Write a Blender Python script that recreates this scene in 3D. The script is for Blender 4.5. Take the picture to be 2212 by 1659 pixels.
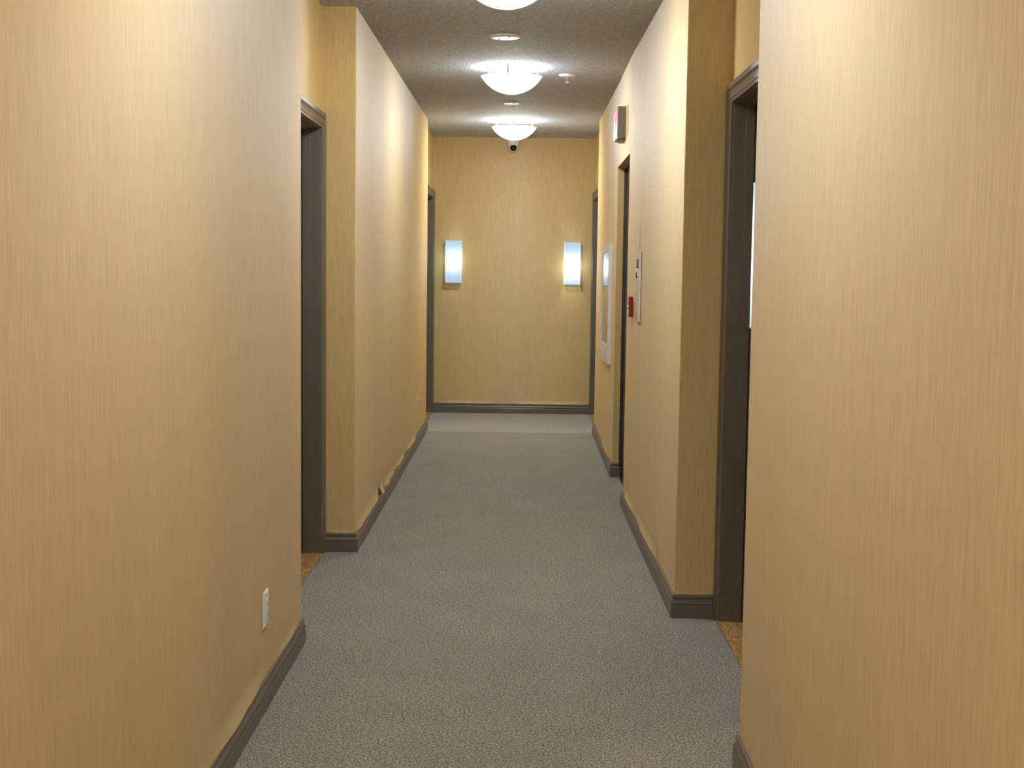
import bpy, bmesh, math, random
from mathutils import Vector, Matrix, noise
random.seed(7)
for o in list(bpy.data.objects): bpy.data.objects.remove(o, do_unlink=True)
SC = bpy.context.scene
COL = SC.collection

# ------------------------------------------------------------------ camera
CAM_H = 1.45
F_PX, PITCH, YAW, ROLL = 2911.0, math.radians(4.95), math.radians(-0.34), math.radians(0.755)
fw = Vector((math.sin(YAW)*math.cos(PITCH), math.cos(YAW)*math.cos(PITCH), -math.sin(PITCH)))
rt = Vector((math.cos(YAW), -math.sin(YAW), 0)); up = rt.cross(fw)
rt2 = rt*math.cos(ROLL) + up*math.sin(ROLL); up2 = -rt*math.sin(ROLL) + up*math.cos(ROLL)
cam_d = bpy.data.cameras.new('camera'); cam = bpy.data.objects.new('camera', cam_d); COL.objects.link(cam)
cam_d.sensor_width = 36; cam_d.lens = F_PX/2212*36; cam_d.clip_start = 0.02
m = Matrix.Identity(4)
for i, v in enumerate((rt2, up2, -fw)):
    for r in range(3): m[r][i] = v[r]
m.translation = (0, 0, CAM_H); cam.matrix_world = m
SC.camera = cam

# ------------------------------------------------------------------ world, exposure
w = bpy.data.worlds.new('world'); SC.world = w; w.use_nodes = True
w.node_tree.nodes['Background'].inputs[0].default_value = (0.5, 0.5, 0.5, 1)
w.node_tree.nodes['Background'].inputs[1].default_value = 0.02
SC.view_settings.view_transform = 'Standard'; SC.view_settings.look = 'None'
SC.view_settings.gamma = 1; SC.view_settings.use_curve_mapping = False
SC.view_settings.exposure = 0.07
BOWL_POWER = 48.0
SCONCE_GLOW, SCONCE_BULB = 0.60, 4.2
LIGHT_COL = (0.92, 0.975, 1.0)

# ------------------------------------------------------------------ dimensions (metres)
XL, XR = -0.828, 0.654
ZC = 2.714
YB = -4.5                       # back of the corridor, behind the camera
YLA, YLB, YLC = 5.074, 6.742, 11.847
YRA, YRB, YRC, YRD, YRE = 3.833, 5.544, 8.167, 9.336, 11.765
XRB, XRC, XRD = 0.658, 0.640, 0.650
YE = 13.353
RL, RR = -0.995, 0.840          # entry recess planes
EL, ER = -0.880, 0.710          # recess planes beside the end wall
DOOR_H, DOOR_W = 2.112, 0.90
ELEV_H = 2.140
OUTX = 1.75

# ------------------------------------------------------------------ materials
def mat(name):
    mt = bpy.data.materials.new(name); mt.use_nodes = True
    nt = mt.node_tree; return mt, nt, nt.nodes['Principled BSDF']
def N(nt, t, **kw):
    n = nt.nodes.new(t)
    for k, v in kw.items(): setattr(n, k, v)
    return n
def coords(nt, scale):
    tc = N(nt, 'ShaderNodeTexCoord'); mp = N(nt, 'ShaderNodeMapping')
    mp.inputs['Scale'].default_value = scale
    nt.links.new(tc.outputs['Object'], mp.inputs['Vector']); return mp.outputs['Vector']
def ntex(nt, vec, scale=1, detail=2, rough=0.5):
    n = N(nt, 'ShaderNodeTexNoise'); n.inputs['Scale'].default_value = scale
    n.inputs['Detail'].default_value = detail; n.inputs['Roughness'].default_value = rough
    nt.links.new(vec, n.inputs['Vector']); return n.outputs['Fac']
def ramp(nt, fac, stops):
    r = N(nt, 'ShaderNodeValToRGB'); e = r.color_ramp.elements
    while len(e) < len(stops): e.new(0.5)
    for el, (p, c) in zip(e, stops): el.position = p; el.color = (*c, 1)
    nt.links.new(fac, r.inputs['Fac']); return r.outputs['Color']
def mixc(nt, a, b, fac, mode='MIX'):
    n = N(nt, 'ShaderNodeMix', data_type='RGBA', blend_type=mode)
    for sock, v in ((n.inputs['Factor'], fac), (n.inputs['A'], a), (n.inputs['B'], b)):
        if hasattr(v, 'links'): nt.links.new(v, sock)
        elif isinstance(v, (int, float)): sock.default_value = v
        else: sock.default_value = (*v, 1)
    return n.outputs['Result']
def bump(nt, p, h, strength, dist):
    b = N(nt, 'ShaderNodeBump'); b.inputs['Strength'].default_value = strength
    b.inputs['Distance'].default_value = dist
    nt.links.new(h, b.inputs['Height']); nt.links.new(b.outputs['Normal'], p.inputs['Normal'])
def plain(name, col, rough=0.5, metal=0.0, var=0.06, spec=0.5, scale=30):
    mt, nt, p = mat(name)
    f = ntex(nt, coords(nt, (scale,)*3), 1, 3)
    c = ramp(nt, f, [(0.3, tuple(x*(1-var) for x in col)), (0.7, tuple(min(1, x*(1+var)) for x in col))])
    nt.links.new(c, p.inputs['Base Color'])
    p.inputs['Roughness'].default_value = rough; p.inputs['Metallic'].default_value = metal
    p.inputs['Specular IOR Level'].default_value = spec
    return mt
def emit(name, col, strength, base=(0.8, 0.8, 0.8)):
    mt, nt, p = mat(name)
    f = ntex(nt, coords(nt, (14, 14, 14)), 1, 3)
    c = ramp(nt, f, [(0.35, tuple(x*0.93 for x in col)), (0.65, col)])
    nt.links.new(c, p.inputs['Emission Color'])
    p.inputs['Base Color'].default_value = (*base, 1)
    p.inputs['Emission Strength'].default_value = strength
    p.inputs['Roughness'].default_value = 0.3
    return mt

# wallpaper: tan vinyl with fine vertical strie
WALL, nt, p = mat('striped_wallpaper')
f1 = ntex(nt, coords(nt, (430, 430, 8)), 1, 4, 0.6)
f2 = ntex(nt, coords(nt, (95, 95, 5)), 1, 3, 0.6)
f3 = ntex(nt, coords(nt, (1.9, 1.9, 0.25)), 1, 2, 0.5)
A = (0.650, 0.458, 0.194)
c1 = ramp(nt, f1, [(0.32, tuple(x*0.80 for x in A)), (0.5, A), (0.7, tuple(x*1.13 for x in A))])
c2 = ramp(nt, f2, [(0.3, (0.955, 0.955, 0.95)), (0.7, (1.03, 1.03, 1.03))])
c3 = ramp(nt, f3, [(0.3, (0.96, 0.96, 0.95)), (0.7, (1.03, 1.03, 1.04))])
c = mixc(nt, c1, c2, 1.0, 'MULTIPLY'); c = mixc(nt, c, c3, 1.0, 'MULTIPLY')
nt.links.new(c, p.inputs['Base Color'])
p.inputs['Roughness'].default_value = 0.53; p.inputs['Specular IOR Level'].default_value = 0.6
p.inputs['Anisotropic'].default_value = 0.92
tg = N(nt, 'ShaderNodeCombineXYZ'); tg.inputs[2].default_value = 1.0; nt.links.new(tg.outputs[0], p.inputs['Tangent'])
bump(nt, p, f1, 0.25, 0.0006)

# stippled ceiling
CEIL, nt, p = mat('stippled_ceiling')
v = coords(nt, (1, 1, 1))
f1 = ntex(nt, v, 62, 3, 0.6); f2 = ntex(nt, v, 150, 2, 0.6)
c = ramp(nt, f1, [(0.36, (0.59, 0.61, 0.645)), (0.6, (0.87, 0.89, 0.93))])
nt.links.new(c, p.inputs['Base Color']); p.inputs['Roughness'].default_value = 0.8
ad = N(nt, 'ShaderNodeMath', operation='ADD'); nt.links.new(f1, ad.inputs[0]); nt.links.new(f2, ad.inputs[1])
bump(nt, p, ad.outputs[0], 1.0, 0.026)

# loop carpet
def carpet(name, k):
    mt, nt, p = mat(name)
    v = coords(nt, (1, 1, 1))
    vo = N(nt, 'ShaderNodeTexVoronoi'); vo.inputs['Scale'].default_value = 185
    nt.links.new(v, vo.inputs['Vector'])
    f1 = ntex(nt, v, 135, 3, 0.75); f2 = ntex(nt, v, 3.0, 4, 0.6); f3 = ntex(nt, v, 40, 3, 0.6)
    c1 = ramp(nt, f1, [(0.33, tuple(k*x for x in (0.085, 0.074, 0.060))), (0.49, tuple(k*x for x in (0.32, 0.299, 0.266))), (0.67, tuple(k*x for x in (0.72, 0.675, 0.60)))])
    c2 = ramp(nt, f2, [(0.35, (0.94, 0.95, 0.95)), (0.65, (1.03, 1.02, 1.01))])
    c3 = ramp(nt, f3, [(0.35, (0.92, 0.93, 0.92)), (0.65, (1.05, 1.04, 1.04))])
    c = mixc(nt, c1, c2, 1.0, 'MULTIPLY'); c = mixc(nt, c, c3, 1.0, 'MULTIPLY')
    nt.links.new(c, p.inputs['Base Color']); p.inputs['Roughness'].default_value = 0.95
    p.inputs['Specular IOR Level'].default_value = 0.15
    ad = N(nt, 'ShaderNodeMath', operation='SUBTRACT'); nt.links.new(f1, ad.inputs[0]); nt.links.new(vo.outputs['Distance'], ad.inputs[1])
    bump(nt, p, ad.outputs[0], 0.8, 0.006)
    return mt
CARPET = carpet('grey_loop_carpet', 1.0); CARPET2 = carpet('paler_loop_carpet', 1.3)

TRIM = plain('taupe_trim_paint', (0.150, 0.122, 0.094), 0.32, var=0.05, scale=8)
LEAF = plain('dark_brown_door_paint', (0.085, 0.068, 0.052), 0.38, var=0.05, scale=8)
# oak threshold
OAK, nt, p = mat('oak_threshold')
v = coords(nt, (9, 1.5, 5))
f0 = ntex(nt, v, 2.2, 2, 0.5)
wv = N(nt, 'ShaderNodeMath', operation='MULTIPLY'); wv.inputs[1].default_value = 9; nt.links.new(f0, wv.inputs[0])
fr = N(nt, 'ShaderNodeMath', operation='FRACT'); nt.links.new(wv.outputs[0], fr.inputs[0])
c = ramp(nt, fr.outputs[0], [(0.0, (0.30, 0.155, 0.045)), (0.55, (0.42, 0.235, 0.075)), (0.85, (0.60, 0.38, 0.15)), (1.0, (0.30, 0.155, 0.045))])
nt.links.new(c, p.inputs['Base Color']); p.inputs['Roughness'].default_value = 0.4
WHITE = plain('white_plastic', (0.90, 0.89, 0.88), 0.35, var=0.02)
WMETAL = plain('white_enamel', (0.76, 0.76, 0.76), 0.3, var=0.02)
IVORY = plain('ivory_plastic', (0.70, 0.60, 0.44), 0.4, var=0.02)
STEEL = plain('brushed_steel', (0.70, 0.69, 0.72), 0.25, 0.9, var=0.04, scale=120)
SATIN = plain('satin_metal', (0.74, 0.71, 0.74), 0.28, 0.35, var=0.03, scale=60)
CHROME = plain('chrome', (0.8, 0.8, 0.8), 0.12, 1.0, var=0.02)
DARK = plain('dark_slot', (0.02, 0.02, 0.02), 0.5, var=0.1)
BLACKG = plain('black_lens_glass', (0.004, 0.004, 0.005), 0.30, var=0.1, spec=0.08)
ELEVD = plain('navy_elevator_enamel', (0.010, 0.013, 0.020), 0.35, var=0.1)
ELEVF = plain('bronze_elevator_frame', (0.055, 0.048, 0.036), 0.35, 0.3, var=0.06)
RED = plain('red_alarm_enamel', (0.30, 0.006, 0.008), 0.3, var=0.05)
SIGNBOX = plain('putty_sign_enamel', (0.24, 0.23, 0.21), 0.45, var=0.03)
SIGNFACE = emit('lit_sign_face', (1.0, 0.50, 0.50), 0.12, (0.36, 0.15, 0.15))
SIGNRED = emit('lit_sign_red', (1.0, 0.10, 0.15), 0.75, (0.6, 0.02, 0.03))
SHADOWGAP = plain('dark_gap', (0.015, 0.012, 0.01), 0.9)
def bowl_glass(name, power):                            # lamps sit above the middle of the bowl: its centre is hottest
    mt, nt, p = mat(name)
    sp = N(nt, 'ShaderNodeSeparateXYZ'); nt.links.new(coords(nt, (1, 1, 1)), sp.inputs[0])
    mr = N(nt, 'ShaderNodeMapRange'); nt.links.new(sp.outputs['Z'], mr.inputs['Value'])
    for k_, v_ in (('From Min', -.168), ('From Max', -.065), ('To Min', 2.0*power), ('To Max', 0.2*power)): mr.inputs[k_].default_value = v_
    p.inputs['Emission Color'].default_value = (*LIGHT_COL, 1); nt.links.new(mr.outputs[0], p.inputs['Emission Strength'])
    p.inputs['Roughness'].default_value = 0.3
    return mt
BOWL = bowl_glass('frosted_bowl_glass', BOWL_POWER)
BOWLIN = emit('inner_bowl_glass', LIGHT_COL, BOWL_POWER*0.22)
PANE, nt, p = mat('cabinet_glass')
for n in list(nt.nodes):
    if n.type == 'BSDF_PRINCIPLED': nt.nodes.remove(n)
tr = N(nt, 'ShaderNodeBsdfTransparent'); gl = N(nt, 'ShaderNodeBsdfGlossy'); gl.inputs['Roughness'].default_value = 0.04
lw = N(nt, 'ShaderNodeLayerWeight'); lw.inputs['Blend'].default_value = 0.5     # Schlick reflectance of a thin pane, the same on both faces
pw = N(nt, 'ShaderNodeMath', operation='POWER'); pw.inputs[1].default_value = 5; nt.links.new(lw.outputs['Facing'], pw.inputs[0])
fz = N(nt, 'ShaderNodeMath', operation='MULTIPLY_ADD'); fz.inputs[1].default_value = .94; fz.inputs[2].default_value = .05; nt.links.new(pw.outputs[0], fz.inputs[0])
mx = N(nt, 'ShaderNodeMixShader')
nt.links.new(fz.outputs[0], mx.inputs[0]); nt.links.new(tr.outputs[0], mx.inputs[1]); nt.links.new(gl.outputs[0], mx.inputs[2])
nt.links.new(mx.outputs[0], nt.nodes['Material Output'].inputs[0])
# sconce glass: opal, translucent, with a faint glow of its own
OPAL, nt, p = mat('opal_sconce_glass')
nt.nodes.remove(p)
tl = N(nt, 'ShaderNodeBsdfTranslucent'); tl.inputs[0].default_value = (0.15, 0.18, 0.20, 1)
em = N(nt, 'ShaderNodeEmission'); em.inputs[0].default_value = (0.52, 0.75, 1.0, 1); em.inputs[1].default_value = SCONCE_GLOW
ads = N(nt, 'ShaderNodeAddShader'); nt.links.new(tl.outputs[0], ads.inputs[0]); nt.links.new(em.outputs[0], ads.inputs[1])
nt.links.new(ads.outputs[0], nt.nodes['Material Output'].inputs[0])

# ------------------------------------------------------------------ mesh helpers
def link(name, me, mt, parent=None, smooth=False, loc=None):
    o = bpy.data.objects.new(name, me); COL.objects.link(o)
    if mt: me.materials.append(mt)
    if smooth:
        for q in me.polygons: q.use_smooth = True
    if parent: o.parent = parent
    if loc: o.location = loc
    return o
def done(name, bm, mt, parent=None, smooth=False, loc=None):
    bmesh.ops.recalc_face_normals(bm, faces=bm.faces)
    me = bpy.data.meshes.new(name); bm.to_mesh(me); bm.free()
    return link(name, me, mt, parent, smooth, loc)
def box(bm, a, b, bev=0.0):
    vs = [bm.verts.new((x, y, z)) for x in (a[0], b[0]) for y in (a[1], b[1]) for z in (a[2], b[2])]
    fs = [bm.faces.new([vs[i] for i in q]) for q in ((0,1,3,2),(4,6,7,5),(0,4,5,1),(2,3,7,6),(0,2,6,4),(1,5,7,3))]
    if bev:
        ed = list({e for f in fs for e in f.edges})
        bmesh.ops.bevel(bm, geom=ed, offset=bev, segments=2, affect='EDGES', profile=0.6)
def boxo(name, a, b, mt, parent=None, bev=0.0, loc=None):
    bm = bmesh.new(); box(bm, a, b, bev); return done(name, bm, mt, parent, loc=loc)
def prism(bm, poly, z0, z1):
    lo = [bm.verts.new((x, y, z0)) for x, y in poly]; hi = [bm.verts.new((x, y, z1)) for x, y in poly]
    n = len(poly)
    for i in range(n): bm.faces.new((lo[i], lo[(i+1) % n], hi[(i+1) % n], hi[i]))
    bm.faces.new(lo[::-1]); bm.faces.new(hi)
def chamfer(poly, marks, c=0.004):
    out = []
    n = len(poly)
    for i, q in enumerate(poly):
        if i in marks:
            q = Vector(q); a = Vector(poly[i-1]); b = Vector(poly[(i+1) % n])
            u = q + (a-q).normalized()*c; w_ = q + (b-q).normalized()*c
            k = q + ((a-q).normalized() + (b-q).normalized())*c*0.29
            out += [tuple(u), tuple(k), tuple(w_)]
        else: out.append(tuple(q))
    return out
def lathe(bm, prof, seg=48, ax='z', c=(0, 0, 0), cap=True):
    rings = []
    for r, h in prof:
        ring = []
        for i in range(seg):
            a = 2*math.pi*i/seg; x, y = r*math.cos(a), r*math.sin(a)
            if ax == 'z': q = (x, y, h)
            elif ax == 'y': q = (x, h, y)
            else: q = (h, x, y)
            ring.append(bm.verts.new((q[0]+c[0], q[1]+c[1], q[2]+c[2])))
        rings.append(ring)
    for a, b in zip(rings, rings[1:]):
        for i in range(seg): bm.faces.new((a[i], a[(i+1) % seg], b[(i+1) % seg], b[i]))
    if cap:
        bm.faces.new(rings[0]); bm.faces.new(rings[-1])
def sweep(bm, path, prof, side):
    """path: plan polyline; prof: (offset from wall, z); side +1 = left of travel is the room"""
    n = len(path); P = [Vector(q) for q in path]; mit = []
    for i in range(n):
        nn = []
        if i > 0: d = (P[i]-P[i-1]).normalized(); nn.append(Vector((-d.y, d.x))*side)
        if i < n-1: d = (P[i+1]-P[i]).normalized(); nn.append(Vector((-d.y, d.x))*side)
        if len(nn) == 1: mit.append(nn[0])
        else: s = nn[0]+nn[1]; mit.append(s/(1+nn[0].dot(nn[1])))
    rings = [[bm.verts.new((P[i].x+mit[i].x*t, P[i].y+mit[i].y*t, z)) for t, z in prof] for i in range(n)]
    k = len(prof)
    for a, b in zip(rings, rings[1:]):
        for i in range(k): bm.faces.new((a[i], a[(i+1) % k], b[(i+1) % k], b[i]))
    bm.faces.new(rings[0]); bm.faces.new(rings[-1][::-1])
def props(o, label=None, cat=None, group=None, kind=None):
    if label: o['label'] = label
    if cat: o['category'] = cat
    if group: o['group'] = group
    if kind: o['kind'] = kind
    return o
def empty(name, loc=(0, 0, 0), rz=0.0):
    o = bpy.data.objects.new(name, None); COL.objects.link(o); o.location = loc; o.rotation_euler.z = rz
    o.empty_display_size = 0.05; return o
def copy_tree(o, parent=None):
    c = o.copy(); COL.objects.link(c); c.parent = parent
    for ch in list(o.children): copy_tree(ch, c)
    return c

# ------------------------------------------------------------------ room shell
S = 'structure'
YS = 11.80                        # carpet seam
props(boxo('floor', (-OUTX, YB-0.1, -0.10), (OUTX, YS, 0.0), CARPET), 'speckled grey-brown loop carpet running down the corridor', 'floor', kind=S)
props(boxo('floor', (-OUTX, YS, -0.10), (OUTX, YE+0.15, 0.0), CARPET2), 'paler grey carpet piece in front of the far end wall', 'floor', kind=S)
props(boxo('ceiling', (-OUTX, YB-0.1, ZC), (OUTX, YE+0.15, ZC+0.12), CEIL), 'stippled off-white ceiling above the corridor', 'ceiling', kind=S)

NL1 = 6.652; NL0 = NL1-DOOR_W           # clear door openings along y
NR1 = 5.455; NR0 = NR1-DOOR_W
NE1 = YE-0.086; NE0 = NE1-DOOR_W
J = 0.02; ND = 0.24; NZ = DOOR_H+J
def left_poly(niche):
    q = [(XL, YB), (XL, YLA), (RL, YLA)]
    if niche: q += [(RL, NL0-J), (RL-ND, NL0-J), (RL-ND, NL1+J), (RL, NL1+J)]
    k = len(q); q += [(RL, YLB), (XL, YLB), (XL, YLC), (EL, YLC)]
    if niche: q += [(EL, NE0-J), (EL-ND, NE0-J), (EL-ND, NE1+J), (EL, NE1+J)]
    q += [(EL, YE), (-OUTX, YE), (-OUTX, YB)]
    return chamfer(q, {1, k+1, k+2})
bm = bmesh.new(); prism(bm, left_poly(True), 0, NZ); prism(bm, left_poly(False), NZ, ZC)
wall_left = props(done('wall_left', bm, WALL), 'tan striped wallpaper wall along the left side with a door recess', 'wall', kind=S)
EVX = 0.95
def right_poly(niche, elev):
    q = [(XR, YB), (XR, YRA), (RR, YRA)]
    if niche: q += [(RR, NR0-J), (RR+ND, NR0-J), (RR+ND, NR1+J), (RR, NR1+J)]
    k = len(q); q += [(RR, YRB), (XRB, YRB)]; mk = {1, k+1}
    if elev:
        j = len(q); q += [(XRC, YRC), (EVX, YRC), (EVX, YRD), (XRD, YRD)]; mk |= {j, j+3}
    else: q += [(XRC, YRC), (XRD, YRD)]
    j = len(q); q += [(XR, YRE), (ER, YRE)]; mk.add(j)
    if niche: q += [(ER, NE0-J), (ER+ND, NE0-J), (ER+ND, NE1+J), (ER, NE1+J)]
    q += [(ER, YE), (OUTX, YE), (OUTX, YB)]
    return chamfer(q, mk)
bm = bmesh.new(); prism(bm, right_poly(True, True), 0, NZ); prism(bm, right_poly(False, True), NZ, ELEV_H); prism(bm, right_poly(False, False), ELEV_H, ZC)
wall_right = props(done('wall_right', bm, WALL), 'tan striped wallpaper wall along the right side with recess and opening', 'wall', kind=S)
wall_end = props(boxo('wall_end', (-OUTX, YE, 0), (OUTX, YE+0.15, ZC), WALL), 'tan wallpaper wall closing the far end of the corridor', 'wall', kind=S)
props(boxo('wall_back', (-OUTX, YB-0.1, 0), (OUTX, YB, ZC), WALL), 'tan wallpaper wall closing the corridor behind the viewer', 'wall', kind=S)

# baseboards
BB = [(0, 0), (.016, 0), (.016, .050), (.0145, .0525), (.012, .053), (.012, .0565), (.015, .058), (.0155, .063), (.014, .069),
      (.009, .0755), (.006, .078), (.006, .0815), (.0095, .083), (.0105, .089), (.009, .0945), (.005, .0975), (0, .0975)]
CW = 0.075                                                   # casing width
def baseboard(name, path, side, label):
    bm = bmesh.new(); sweep(bm, path, BB, side)
    return props(done(name, bm, TRIM), label, 'baseboard', kind=S)
G = CW+0.008
baseboard('baseboard_left', [(XL, YB), (XL, YLA), (RL, YLA), (RL, NL0-G)], -1, 'taupe moulded baseboard along the near left wall')
baseboard('baseboard_left', [(RL+.022, YLB), (XL, YLB), (XL, YLC), (EL, YLC), (EL, NE0-G)], -1, 'taupe moulded baseboard along the far left wall')
baseboard('baseboard_right', [(XR, YB), (XR, YRA), (RR, YRA), (RR, NR0-G)], 1, 'taupe moulded baseboard along the near right wall')
baseboard('baseboard_right', [(RR-.022, YRB), (XRB, YRB), (XRC, YRC), (XRC+.05, YRC)], 1, 'taupe moulded baseboard between right door and elevator opening')
baseboard('baseboard_right', [(XRD+.055, YRD), (XRD, YRD), (XR, YRE), (ER, YRE), (ER, NE0-G)], 1, 'taupe moulded baseboard beyond the elevator opening')
baseboard('baseboard_end', [(EL+.022, YE), (ER-.022, YE)], -1, 'taupe moulded baseboard below the far end wall')

# doors with moulded casings
CP = [(0, 0), (0, .011), (.003, .013), (.009, .013), (.011, .010), (.014, .010), (.017, .013), (.030, .0145), (.042, .017), (.047, .0205), (.050, .0165), (.053, .0215), (.056, .022), (.072, .022), (.075, .020), (.075, 0)]
def door(name, face_x, s, y0, label, knob_far):
    """s = direction (x) that points into the corridor; y0..y0+W clear opening"""
    e = empty(name, (face_x, y0, 0)); W, Hh = DOOR_W, DOOR_H; rv = 0.005
    ya, yb, zt = -rv, W+rv, Hh+rv
    def run(nm, f0, f1):
        bm = bmesh.new()
        a = [bm.verts.new(f0(wd, th)) for wd, th in CP]; b = [bm.verts.new(f1(wd, th)) for wd, th in CP]
        k = len(CP)
        for i in range(k): bm.faces.new((a[i], a[(i+1) % k], b[(i+1) % k], b[i]))
        bm.faces.new(a); bm.faces.new(b[::-1]); done(nm, bm, TRIM, e)
    run('side_casing', lambda w_, t: (s*t, ya-w_, 0), lambda w_, t: (s*t, ya-w_, zt+w_))
    run('side_casing', lambda w_, t: (s*t, yb+w_, 0), lambda w_, t: (s*t, yb+w_, zt+w_))
    run('head_casing', lambda w_, t: (s*t, ya-w_, zt+w_), lambda w_, t: (s*t, yb+w_, zt+w_))
    d = ND-0.002
    def bx(nm, x0, x1, ya_, yb_, z0, z1, mt, par=e, bev=0.0):
        return boxo(nm, (min(-s*x0, -s*x1), ya_, z0), (max(-s*x0, -s*x1), yb_, z1), mt, par, bev)
    bx('jamb', 0, d, -J+.001, 0, 0, Hh, TRIM, bev=.001); bx('jamb', 0, d, W, W+J-.001, 0, Hh, TRIM, bev=.001)
    bx('head_jamb', 0, d, -J+.001, W+J-.001, Hh, Hh+J-.001, TRIM)
    for (a_, b_) in ((0, .012), (W-.012, W)): bx('door_stop', .046, .082, a_, b_, 0, Hh, TRIM, bev=.0015)
    bx('head_stop', .046, .082, .012, W-.012, Hh-.012, Hh, TRIM)
    # leaf with two sunk panels
    lf = bx('door_leaf', .084, .128, .004, W-.004, .014, Hh-.004, LEAF, bev=.0015)
    for (z0, z1) in ((.22, .92), (1.08, Hh-.16)):
        bm = bmesh.new(); x = -s*.084
        o_ = [(.14, z0), (W-.14, z0), (W-.14, z1), (.14, z1)]
        for ins, t in ((0, .004), (.012, .008), (.03, .001), (.045, .006)): pass
        rings = []
        for ins, t in ((0, 0), (.010, .006), (.028, .007), (.045, .002), (.10, .006)):
            rings.append([bm.verts.new((x+s*t, y+(ins if i in (0, 3) else -ins), z+(ins if i in (0, 1) else -ins))) for i, (y, z) in enumerate(o_)])
        for a_, b_ in zip(rings, rings[1:]):
            for i in range(4): bm.faces.new((a_[i], a_[(i+1) % 4], b_[(i+1) % 4], b_[i]))
        bm.faces.new(rings[-1]); bm.faces.new(rings[0][::-1])
        done('panel_moulding', bm, LEAF, lf)
    ky = W-.07 if knob_far else .07; kd = -1 if knob_far else 1
    bm = bmesh.new(); x = -s*.084
    lathe(bm, [(.027, x), (.027, x+s*.008), (.011, x+s*.010), (.011, x+s*.045)], 20, 'x', (0, ky, 1.0))
    box(bm, (min(x+s*.036, x+s*.05), min(ky, ky+kd*.11), .991), (max(x+s*.036, x+s*.05), max(ky, ky+kd*.11), 1.009), .003)
    done('lever_handle', bm, STEEL, lf)
    th = bx('threshold', -.018, d-.05, .0005, W-.0005, 0, .010, OAK, bev=.002)
    th['label'] = 'golden oak threshold board'
    return props(e, label, 'door', kind=S)
door('door_1', RL, 1, NL0, 'dark taupe door frame in the left wall recess', False)
door('door_2', RR, -1, NR0, 'dark taupe door frame in the right wall recess', False)
door('door_3', EL, 1, NE0, 'dark taupe door casing left of the end wall', False)
door('door_4', ER, -1, NE0, 'dark taupe door casing right of the end wall', False)

# elevator opening
e = empty('door_5', (0, 0, 0))
fx = XRC+.052
bm = bmesh.new()
boxo('frame_side', (fx+.004, YRD-.012, 0), (EVX-.01, YRD-.0005, ELEV_H-.001), ELEVF, e, .001)
boxo('frame_side', (fx+.004, YRC+.0005, 0), (EVX-.01, YRC+.012, ELEV_H-.001), ELEVF, e, .001)
boxo('frame_head', (fx+.004, YRC+.012, ELEV_H-.013), (EVX-.01, YRD-.012, ELEV_H-.001), ELEVF, e, .001)
ym = (YRC+YRD)/2
for a_, b_ in ((YRC+.013, ym-.002), (ym+.002, YRD-.013)):
    boxo('sliding_panel', (fx+.022, a_, .008), (fx+.05, b_, ELEV_H-.014), ELEVD, e, .002)
boxo('sill', (fx+.004, YRC+.012, 0), (EVX-.01, YRD-.012, .007), ELEVF, e)
props(e, 'dark navy elevator door set back in the right wall opening', 'elevator door', kind=S)

# lifted lower edges of the wallpaper
def flap(parent, o0, along, nrm, length, h, out, seed, z0=.0965, taper=(0.3, 0.3)):
    bm = bmesh.new(); nu, nv = 40, 8; g = []
    for i in range(nu+1):
        u = i/nu; row = []
        env = min(1, u/taper[0])*min(1, (1-u)/taper[1])
        env = env*env*(3-2*env)*(0.75+0.5*noise.noise(Vector((u*length*4, seed, 0))))
        for j in range(nv+1):
            v_ = j/nv
            t = 0.0006+out*env*(1-v_)**1.8
            z = z0+h*v_+0.0*env
            q = Vector(o0)+Vector(along)*(u*length)+Vector(nrm)*t
            row.append(bm.verts.new((q.x, q.y, z)))
        g.append(row)
    for i in range(nu):
        for j in range(nv): bm.faces.new((g[i][j], g[i+1][j], g[i+1][j+1], g[i][j+1]))
    o = done('wallpaper_edge', bm, WALL, parent, True); o['label'] = 'lifted lower edge of the wallpaper'
    return o
Yv, Xv = (0, 1, 0), (1, 0, 0)
flap(wall_left, (XL, 3.2, 0), Yv, Xv, 1.25, 0.0633, 0.0150, 1, taper=(.5, .4))
flap(wall_left, (XL, 4.4, 0), Yv, Xv, .62, 0.0345, 0.0070, 2)
flap(wall_left, (XL, 6.75, 0), Yv, Xv, 1.10, 0.0575, 0.0175, 3, taper=(.15, .12))
flap(wall_left, (XL, 8.15, 0), Yv, Xv, .75, 0.0460, 0.0204, 4, taper=(.2, .5))
flap(wall_left, (XL, 8.95, 0), Yv, Xv, .7, 0.0345, 0.0170, 5)
flap(wall_left, (XL, 9.7, 0), Yv, Xv, .75, 0.0345, 0.0170, 6, taper=(.5, .1))
flap(wall_left, (RL+.025, YLB, 0), Xv, (0, -1, 0), .13, 0.0230, 0.0060, 7)
nr = (-1, 0, 0)
flap(wall_right, (XRB-.0055, 6.2, 0), (-.0069, 1, 0), nr, 1.15, 0.0575, 0.0165, 8, taper=(.3, .35))
flap(wall_right, (XRB-.011, 7.3, 0), (-.0069, 1, 0), nr, .8, 0.0345, 0.0153, 9)
flap(wall_right, (XRD, 9.5, 0), (.0016, 1, 0), nr, 1.1, 0.0345, 0.0136, 10)
flap(wall_right, (XRB+.005, YRB, 0), Xv, (0, -1, 0), .15, 0.0287, 0.0070, 11)
flap(wall_end, (EL+.03, YE, 0), Xv, (0, -1, 0), .66, 0.0345, 0.0170, 12)
flap(wall_end, (-.12, YE, 0), Xv, (0, -1, 0), .78, 0.0345, 0.0170, 13, taper=(.3, .15))
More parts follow.
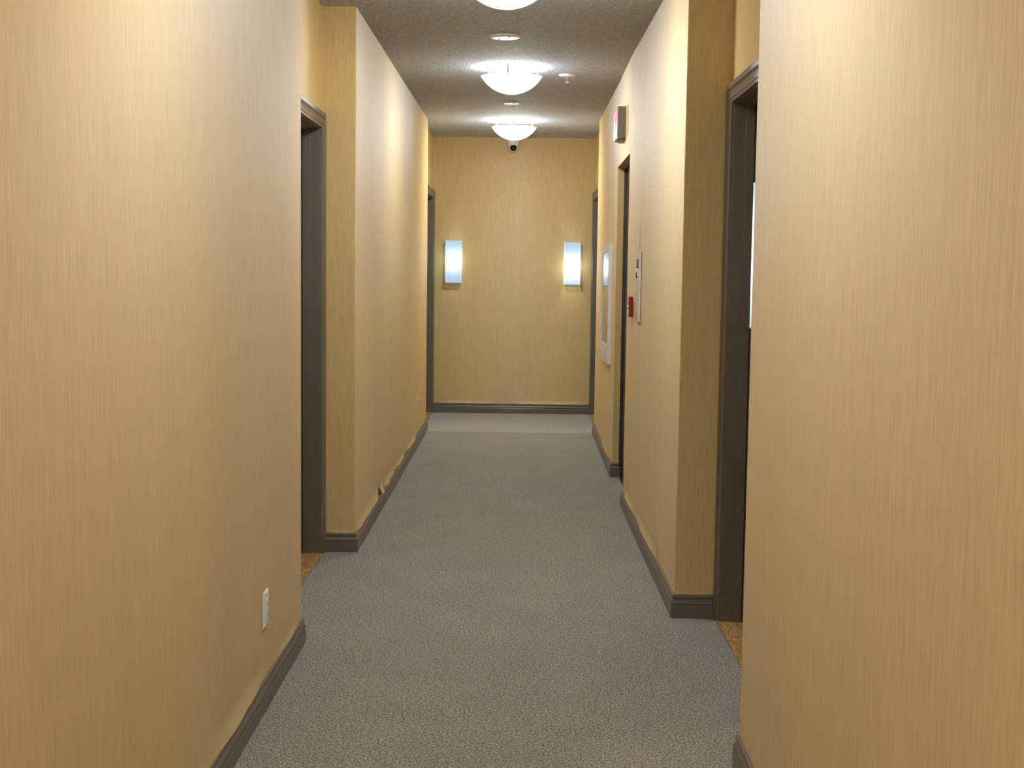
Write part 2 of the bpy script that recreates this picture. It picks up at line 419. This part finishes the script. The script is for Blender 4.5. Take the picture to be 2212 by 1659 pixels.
# torn tongues of paper standing off the left wall
def tear(y, z, wd, hg, out):
    bm = bmesh.new(); n = 6; prev = None
    for i in range(n+1):
        v_ = i/n; half = wd*(1-.55*v_)
        t = .001+out*v_**1.5
        a = bm.verts.new((XL+t, y-half*.2, z-hg*.0+hg*(1-v_))); b = bm.verts.new((XL+t*1.15, y+half, z+hg*(1-v_)*.9+.004))
        if prev: bm.faces.new((prev[0], prev[1], b, a))
        prev = (a, b)
    o = done('torn_wallpaper', bm, WALL, wall_left, True); o['label'] = 'torn curling scrap of wallpaper'
    g = boxo('wallpaper_tear', (XL, y-.05, z-.004), (XL+.0012, y-.02, z+hg*.75), SHADOWGAP, wall_left)
    g['label'] = 'dark split in the wallpaper'
tear(7.93, .098, .16, .055, .022)
tear(10.42, .098, .12, .035, .014)

# ------------------------------------------------------------------ ceiling lights
def make_light():
    e = empty('ceiling_light')
    bm = bmesh.new(); lathe(bm, [(.160, 0), (.166, -.002), (.166, -.009), (.160, -.012), (.02, -.012)], 56); done('mounting_pan', bm, WMETAL, e, True)
    bm = bmesh.new(); prof = []
    R0, sag = .187, .100; rad = (R0*R0+sag*sag)/(2*sag)
    n = 16
    for i in range(n+1):
        a = math.asin(R0/rad)*(1-i/n) if i < n else 0.004
        prof.append((rad*math.sin(a), -.068-(rad*math.cos(a)-(rad-sag))))
    prof = [(.194, -.060), (.192, -.0635)]+prof
    lathe(bm, prof, 64, cap=False); bm.faces.new([v for v in bm.verts][-64:])
    gb = done('glass_bowl', bm, BOWL, e, True)
    bm = bmesh.new(); lathe(bm, [(max(r-.004, .002), h+.003) for r, h in prof[2:]], 64, cap=False); bm.faces.new([v for v in bm.verts][-64:])
    done('inner_glass', bm, BOWLIN, gb, True)
    for k in range(3):
        a = math.radians(-95+120*k); c_, s_ = math.cos(a), math.sin(a)
        bm = bmesh.new(); box(bm, (-.004, -.006, -.072), (.004, .006, -.002), .0015)
        box(bm, (-.012, -.006, -.076), (.004, .006, -.072), .001)
        o = done('bowl_clip', bm, STEEL, e); o.location = (c_*.184, s_*.184, 0); o.rotation_euler.z = a
    return e
CX = -.080
lt = make_light()
spots = [(11.79, 'domed frosted glass ceiling light nearest the far end wall', 5), (8.69, 'domed frosted glass ceiling light midway down the corridor', -2),
         (5.85, 'domed frosted glass ceiling light cut off at the photo top edge', 40), (2.90, 'domed frosted glass ceiling light just ahead of the viewer overhead', 0),
         (0.0, 'domed frosted glass ceiling light directly behind the viewer', 0), (-2.9, 'domed frosted glass ceiling light farthest behind the viewer', 0)]
LAMPS = (1.45, 0.8, 1.1, 0.80, 1.5, 1.5)
for i, (y, lab, rz) in enumerate(spots):
    o = lt if i == 0 else copy_tree(lt)
    for gb in o.children:                                    # lamps of different strength
        if gb.name.startswith('glass_bowl'):
            gb.data = gb.data.copy(); gb.data.materials[0] = bowl_glass('frosted_bowl_glass', BOWL_POWER*LAMPS[i])
    o.location = (CX, y, ZC); o.rotation_euler.z = math.radians(rz); props(o, lab, 'ceiling light', 'ceiling lights along the corridor')

# ceiling cover plates
def plate(y, x, r, label):
    e = empty('ceiling_cover_plate', (x, y, ZC))
    bm = bmesh.new(); lathe(bm, [(r, 0), (r, -.004), (r*.93, -.009), (r*.5, -.011), (r*.02, -.0115)], 40); done('disc', bm, WHITE, e, True)
    for dx, dy in ((-.35, .55), (.28, -.45)):
        boxo('slot', (dx*r-.004, dy*r-.020, -.014), (dx*r+.004, dy*r+.020, -.007), DARK, e, .001)
    props(e, label, 'cover plate', 'ceiling cover plates')
plate(7.53, -.110, .0875, 'round white ceiling cover plate between the two nearer lights')
plate(10.52, -.095, .064, 'small round white ceiling plate before the farthest light')

# sprinkler
e = empty('sprinkler_head', (.283, 8.99, ZC))
bm = bmesh.new(); lathe(bm, [(.058, 0), (.057, -.004), (.040, -.013), (.018, -.018), (.016, -.012)], 32); done('escutcheon', bm, WHITE, e, True)
bm = bmesh.new(); lathe(bm, [(.010, -.012), (.010, -.026), (.006, -.028)], 16); done('body', bm, CHROME, e)
for s in (-1, 1):
    bm = bmesh.new(); box(bm, (-.002, s*.010-.002, -.050), (.002, s*.010+.002, -.024), .0005); done('frame_arm', bm, CHROME, e)
bm = bmesh.new(); lathe(bm, [(.003, -.046), (.016, -.050), (.016, -.052), (.003, -.053)], 18); done('deflector', bm, CHROME, e)
props(e, 'white and chrome fire sprinkler head on ceiling beside middle light', 'sprinkler')

# turret camera
e = empty('security_camera', (-.095, YE-.075, ZC))
bm = bmesh.new(); lathe(bm, [(.066, 0), (.067, -.004), (.067, -.030), (.064, -.035), (.060, -.045), (.050, -.078), (.044, -.088), (.02, -.090)], 40); done('housing', bm, WHITE, e, True)
bm = bmesh.new(); bmesh.ops.create_uvsphere(bm, u_segments=32, v_segments=20, radius=.046)
bmesh.ops.translate(bm, verts=bm.verts, vec=(0, 0, -.100)); done('eyeball', bm, WHITE, e, True)
bm = bmesh.new(); lathe(bm, [(.034, -.030), (.034, -.042), (.0315, -.044)], 32, 'y', (0, 0, -.108)); done('lens_ring', bm, WHITE, e, True)
bm = bmesh.new(); lathe(bm, [(.0310, -.040), (.0310, -.0455), (.016, -.049), (.002, -.0495)], 32, 'y', (0, 0, -.108)); done('lens', bm, BLACKG, e, True)
props(e, 'white turret security camera with black lens under ceiling at end wall', 'camera')

# ------------------------------------------------------------------ sconces
def make_sconce():
    e = empty('wall_sconce'); W, Hh, D = .156, .412, .085
    boxo('back_plate', (-W*.32, -.016, -Hh*.42), (W*.32, -.0005, Hh*.42), WMETAL, e, .002)
    bm = bmesh.new()                                        # bent opal glass, open at top and bottom
    rc = .014; pts = [(-W/2, -.004)]
    for k in range(7): a = math.pi+math.pi/2*k/6; pts.append((-W/2+rc+rc*math.cos(a), -D+rc+rc*math.sin(a)))
    for k in range(7): a = 1.5*math.pi+math.pi/2*k/6; pts.append((W/2-rc+rc*math.cos(a), -D+rc+rc*math.sin(a)))
    pts.append((W/2, -.004))
    lo = [bm.verts.new((x, y, -Hh/2)) for x, y in pts]; hi = [bm.verts.new((x, y, Hh/2)) for x, y in pts]
    for i in range(len(pts)-1): bm.faces.new((lo[i], lo[i+1], hi[i+1], hi[i]))
    sh = done('glass_shade', bm, OPAL, e, True)
    for z in (-Hh/2, Hh/2):
        bm = bmesh.new()
        for (a, b) in zip(pts, pts[1:]):
            pass
        o_ = [bm.verts.new((x*1.012, y*1.01, z-.0025)) for x, y in pts]; o2 = [bm.verts.new((x*1.012, y*1.01, z+.0025)) for x, y in pts]
        i_ = [bm.verts.new((x*.965, y*.965, z-.0025)) for x, y in pts]; i2 = [bm.verts.new((x*.965, y*.965, z+.0025)) for x, y in pts]
        for k in range(len(pts)-1):
            bm.faces.new((o_[k], o_[k+1], o2[k+1], o2[k])); bm.faces.new((i_[k], i2[k], i2[k+1], i_[k+1]))
            bm.faces.new((o2[k], o2[k+1], i2[k+1], i2[k])); bm.faces.new((o_[k], i_[k], i_[k+1], o_[k+1]))
        done('rim', bm, WMETAL, e)
    return e
def sconce_bulb(e, dz, watts):
    l = bpy.data.lights.new('bulb', 'POINT'); l.energy = watts; l.shadow_soft_size = .02; l.color = (1.0, 0.93, 0.80)
    o = bpy.data.objects.new('bulb', l); COL.objects.link(o); o.parent = e; o.location = (0, -.050, dz)
sc0 = make_sconce(); bulbs = []
for i, (loc, rz, lab, dz, wt) in enumerate([((-.671, YE, 1.499), 0, 'glowing white box sconce on the end wall, left of centre', .01, .55),
        ((.497, YE, 1.493), 0, 'glowing white box sconce on the end wall, right of centre', -.03, 1.0),
        ((.740, YRA, 1.492), math.pi, 'white sconce edge peeking past the near right wall corner', 0, 1.3)]):
    o = sc0 if i == 0 else copy_tree(sc0)
    o.location = loc; o.rotation_euler.z = rz; props(o, lab, 'wall sconce', 'matching opal glass sconces'); bulbs.append((o, dz, wt*SCONCE_BULB))
for b_ in bulbs: sconce_bulb(*b_)

# ------------------------------------------------------------------ things on the right wall
# exit sign
SX = .645
e = empty('exit_sign', (SX, 8.76, 2.37))
boxo('housing', (-.052, -.165, -.098), (0, .165, .098), SIGNBOX, e, .003)
boxo('lit_face', (-.055, -.155, -.088), (-.0515, .155, .088), SIGNRED, e, .001)
boxo('lower_bracket', (-.030, -.12, -.108), (-.004, .12, -.098), SIGNBOX, e, .002)
cu = bpy.data.curves.new('lettering', 'FONT'); cu.body = 'EXIT'; cu.align_x = 'CENTER'; cu.align_y = 'CENTER'; cu.size = .13; cu.extrude = .0012
tmp = bpy.data.objects.new('tmp', cu); COL.objects.link(tmp)
dg = bpy.context.evaluated_depsgraph_get(); me = bpy.data.meshes.new_from_object(tmp.evaluated_get(dg)); bpy.data.objects.remove(tmp)
me.materials.clear()
lo = link('lettering', me, SIGNFACE, e); lo.location = (-.0556, 0, 0); lo.rotation_euler = (math.pi/2, 0, -math.pi/2); lo.scale = (.82, 1, 1)
lo['label'] = 'pale EXIT letters on the red face'
props(e, 'lit red exit sign high above the elevator opening', 'exit sign')

# fire alarm pull station
PX = .6425
e = empty('fire_alarm_pull_station', (PX-.001, 7.80, 1.232))
boxo('body', (-.022, -.042, -.058), (0, .042, .058), RED, e, .003)
boxo('pull_handle', (-.027, -.030, -.004), (-.0215, .030, .012), WHITE, e, .001)
boxo('face_plate', (-.0235, -.034, -.046), (-.0215, .034, -.016), WHITE, e, .0005)
boxo('reset_lock', (-.025, -.008, .030), (-.0215, .008, .044), STEEL, e, .0005)
props(e, 'red fire alarm pull station on right wall beside elevator opening', 'fire alarm')

# call station
e = empty('elevator_call_station', (.6445, 7.385, 1.353))
boxo('plate', (-.0115, -.095, -.188), (0, .095, .188), SATIN, e, .0015)
boxo('display_window', (-.0130, -.045, .100), (-.0110, .055, .150), DARK, e, .0005)
bm = bmesh.new(); lathe(bm, [(.016, -.011), (.016, -.016), (.012, -.018), (.002, -.018)], 24, 'x', (0, .02, .062)); done('call_button', bm, DARK, e)
bm = bmesh.new(); lathe(bm, [(.024, -.011), (.024, -.014), (.016, -.014)], 24, 'x', (0, .02, .062)); done('button_ring', bm, CHROME, e)
boxo('key_plate', (-.0128, -.080, -.182), (-.0110, .080, -.140), STEEL, e, .0005)
props(e, 'tall brushed steel elevator call plate on the right wall', 'call station')
g = bmesh.new(); n = 10; pv = None
for i in range(n+1):
    u = i/n; hw = .016*(1-u)**.6+.001
    a = g.verts.new((.6455-.0015, 7.385-hw, 1.56+.165*u)); b = g.verts.new((.6455-.006*(1-u)-.001, 7.385+hw, 1.56+.165*u))
    if pv: g.faces.new((pv[0], pv[1], b, a))
    pv = (a, b)
o = done('wallpaper_seam', g, WALL, wall_right, True); o['label'] = 'lifted sliver of wallpaper seam above call plate'

# fire hose cabinet
YC0, YC1, ZC0, ZC1 = 9.72, 10.56, .757, 1.617
e = empty('fire_hose_cabinet', (.6515, (YC0+YC1)/2, 0)); hw = (YC1-YC0)/2
boxo('back_panel', (-.006, -hw+.004, ZC0+.004), (0, hw-.004, ZC1-.004), WMETAL, e)
fr = empty  # frame rails
boxo('stile', (-.024, -hw, ZC0), (0, -hw+.045, ZC1), WMETAL, e, .002)
boxo('stile', (-.024, hw-.045, ZC0), (0, hw, ZC1), WMETAL, e, .002)
boxo('top_rail', (-.024, -hw+.045, ZC1-.05), (0, hw-.045, ZC1), WMETAL, e, .002)
boxo('bottom_rail', (-.024, -hw+.045, ZC0), (0, hw-.045, ZC0+.13), WMETAL, e, .002)
boxo('glass_pane', (-.019, -hw+.045, ZC0+.13), (-.016, hw-.045, ZC1-.05), PANE, e)
boxo('latch', (-.034, -hw+.012, 1.17), (-.024, -hw+.032, 1.23), STEEL, e, .002)
props(e, 'white framed fire hose cabinet with glass front on right wall', 'cabinet')

# ------------------------------------------------------------------ outlets on the left wall
def make_outlet(mt):
    e = empty('wall_outlet')
    bm = bmesh.new(); a, b, t = .036, .060, .0065
    vs = [[bm.verts.new((x, y, z)) for (y, z) in ((-p_, -q_), (p_, -q_), (p_, q_), (-p_, q_))] for x, p_, q_ in ((0, a, b), (.002, a, b), (t, a-.006, b-.006))]
    for r0, r1 in zip(vs, vs[1:]):
        for i in range(4): bm.faces.new((r0[i], r0[(i+1) % 4], r1[(i+1) % 4], r1[i]))
    bm.faces.new(vs[-1]); bm.faces.new(vs[0][::-1]); done('cover_plate', bm, mt, e)
    boxo('receptacle', (.006, -.0165, -.0335), (.009, .0165, .0335), mt, e, .001)
    for z in (-.019, .013):
        for y in (-.006, .006): boxo('slot', (.0088, y-.001, z), (.0093, y+.001, z+.008), DARK, e)
        bm = bmesh.new(); lathe(bm, [(.0022, .0088), (.0022, .0093)], 10, 'x', (0, 0, z-.004)); done('ground_hole', bm, DARK, e)
    return e
o = make_outlet(WHITE); o.location = (XL, 4.345, .322); props(o, 'white wall outlet low on the near left wall', 'outlet')
o = make_outlet(IVORY); o.location = (XL, 10.79, .342); props(o, 'ivory outlet seen edge-on low on the far left wall', 'outlet')
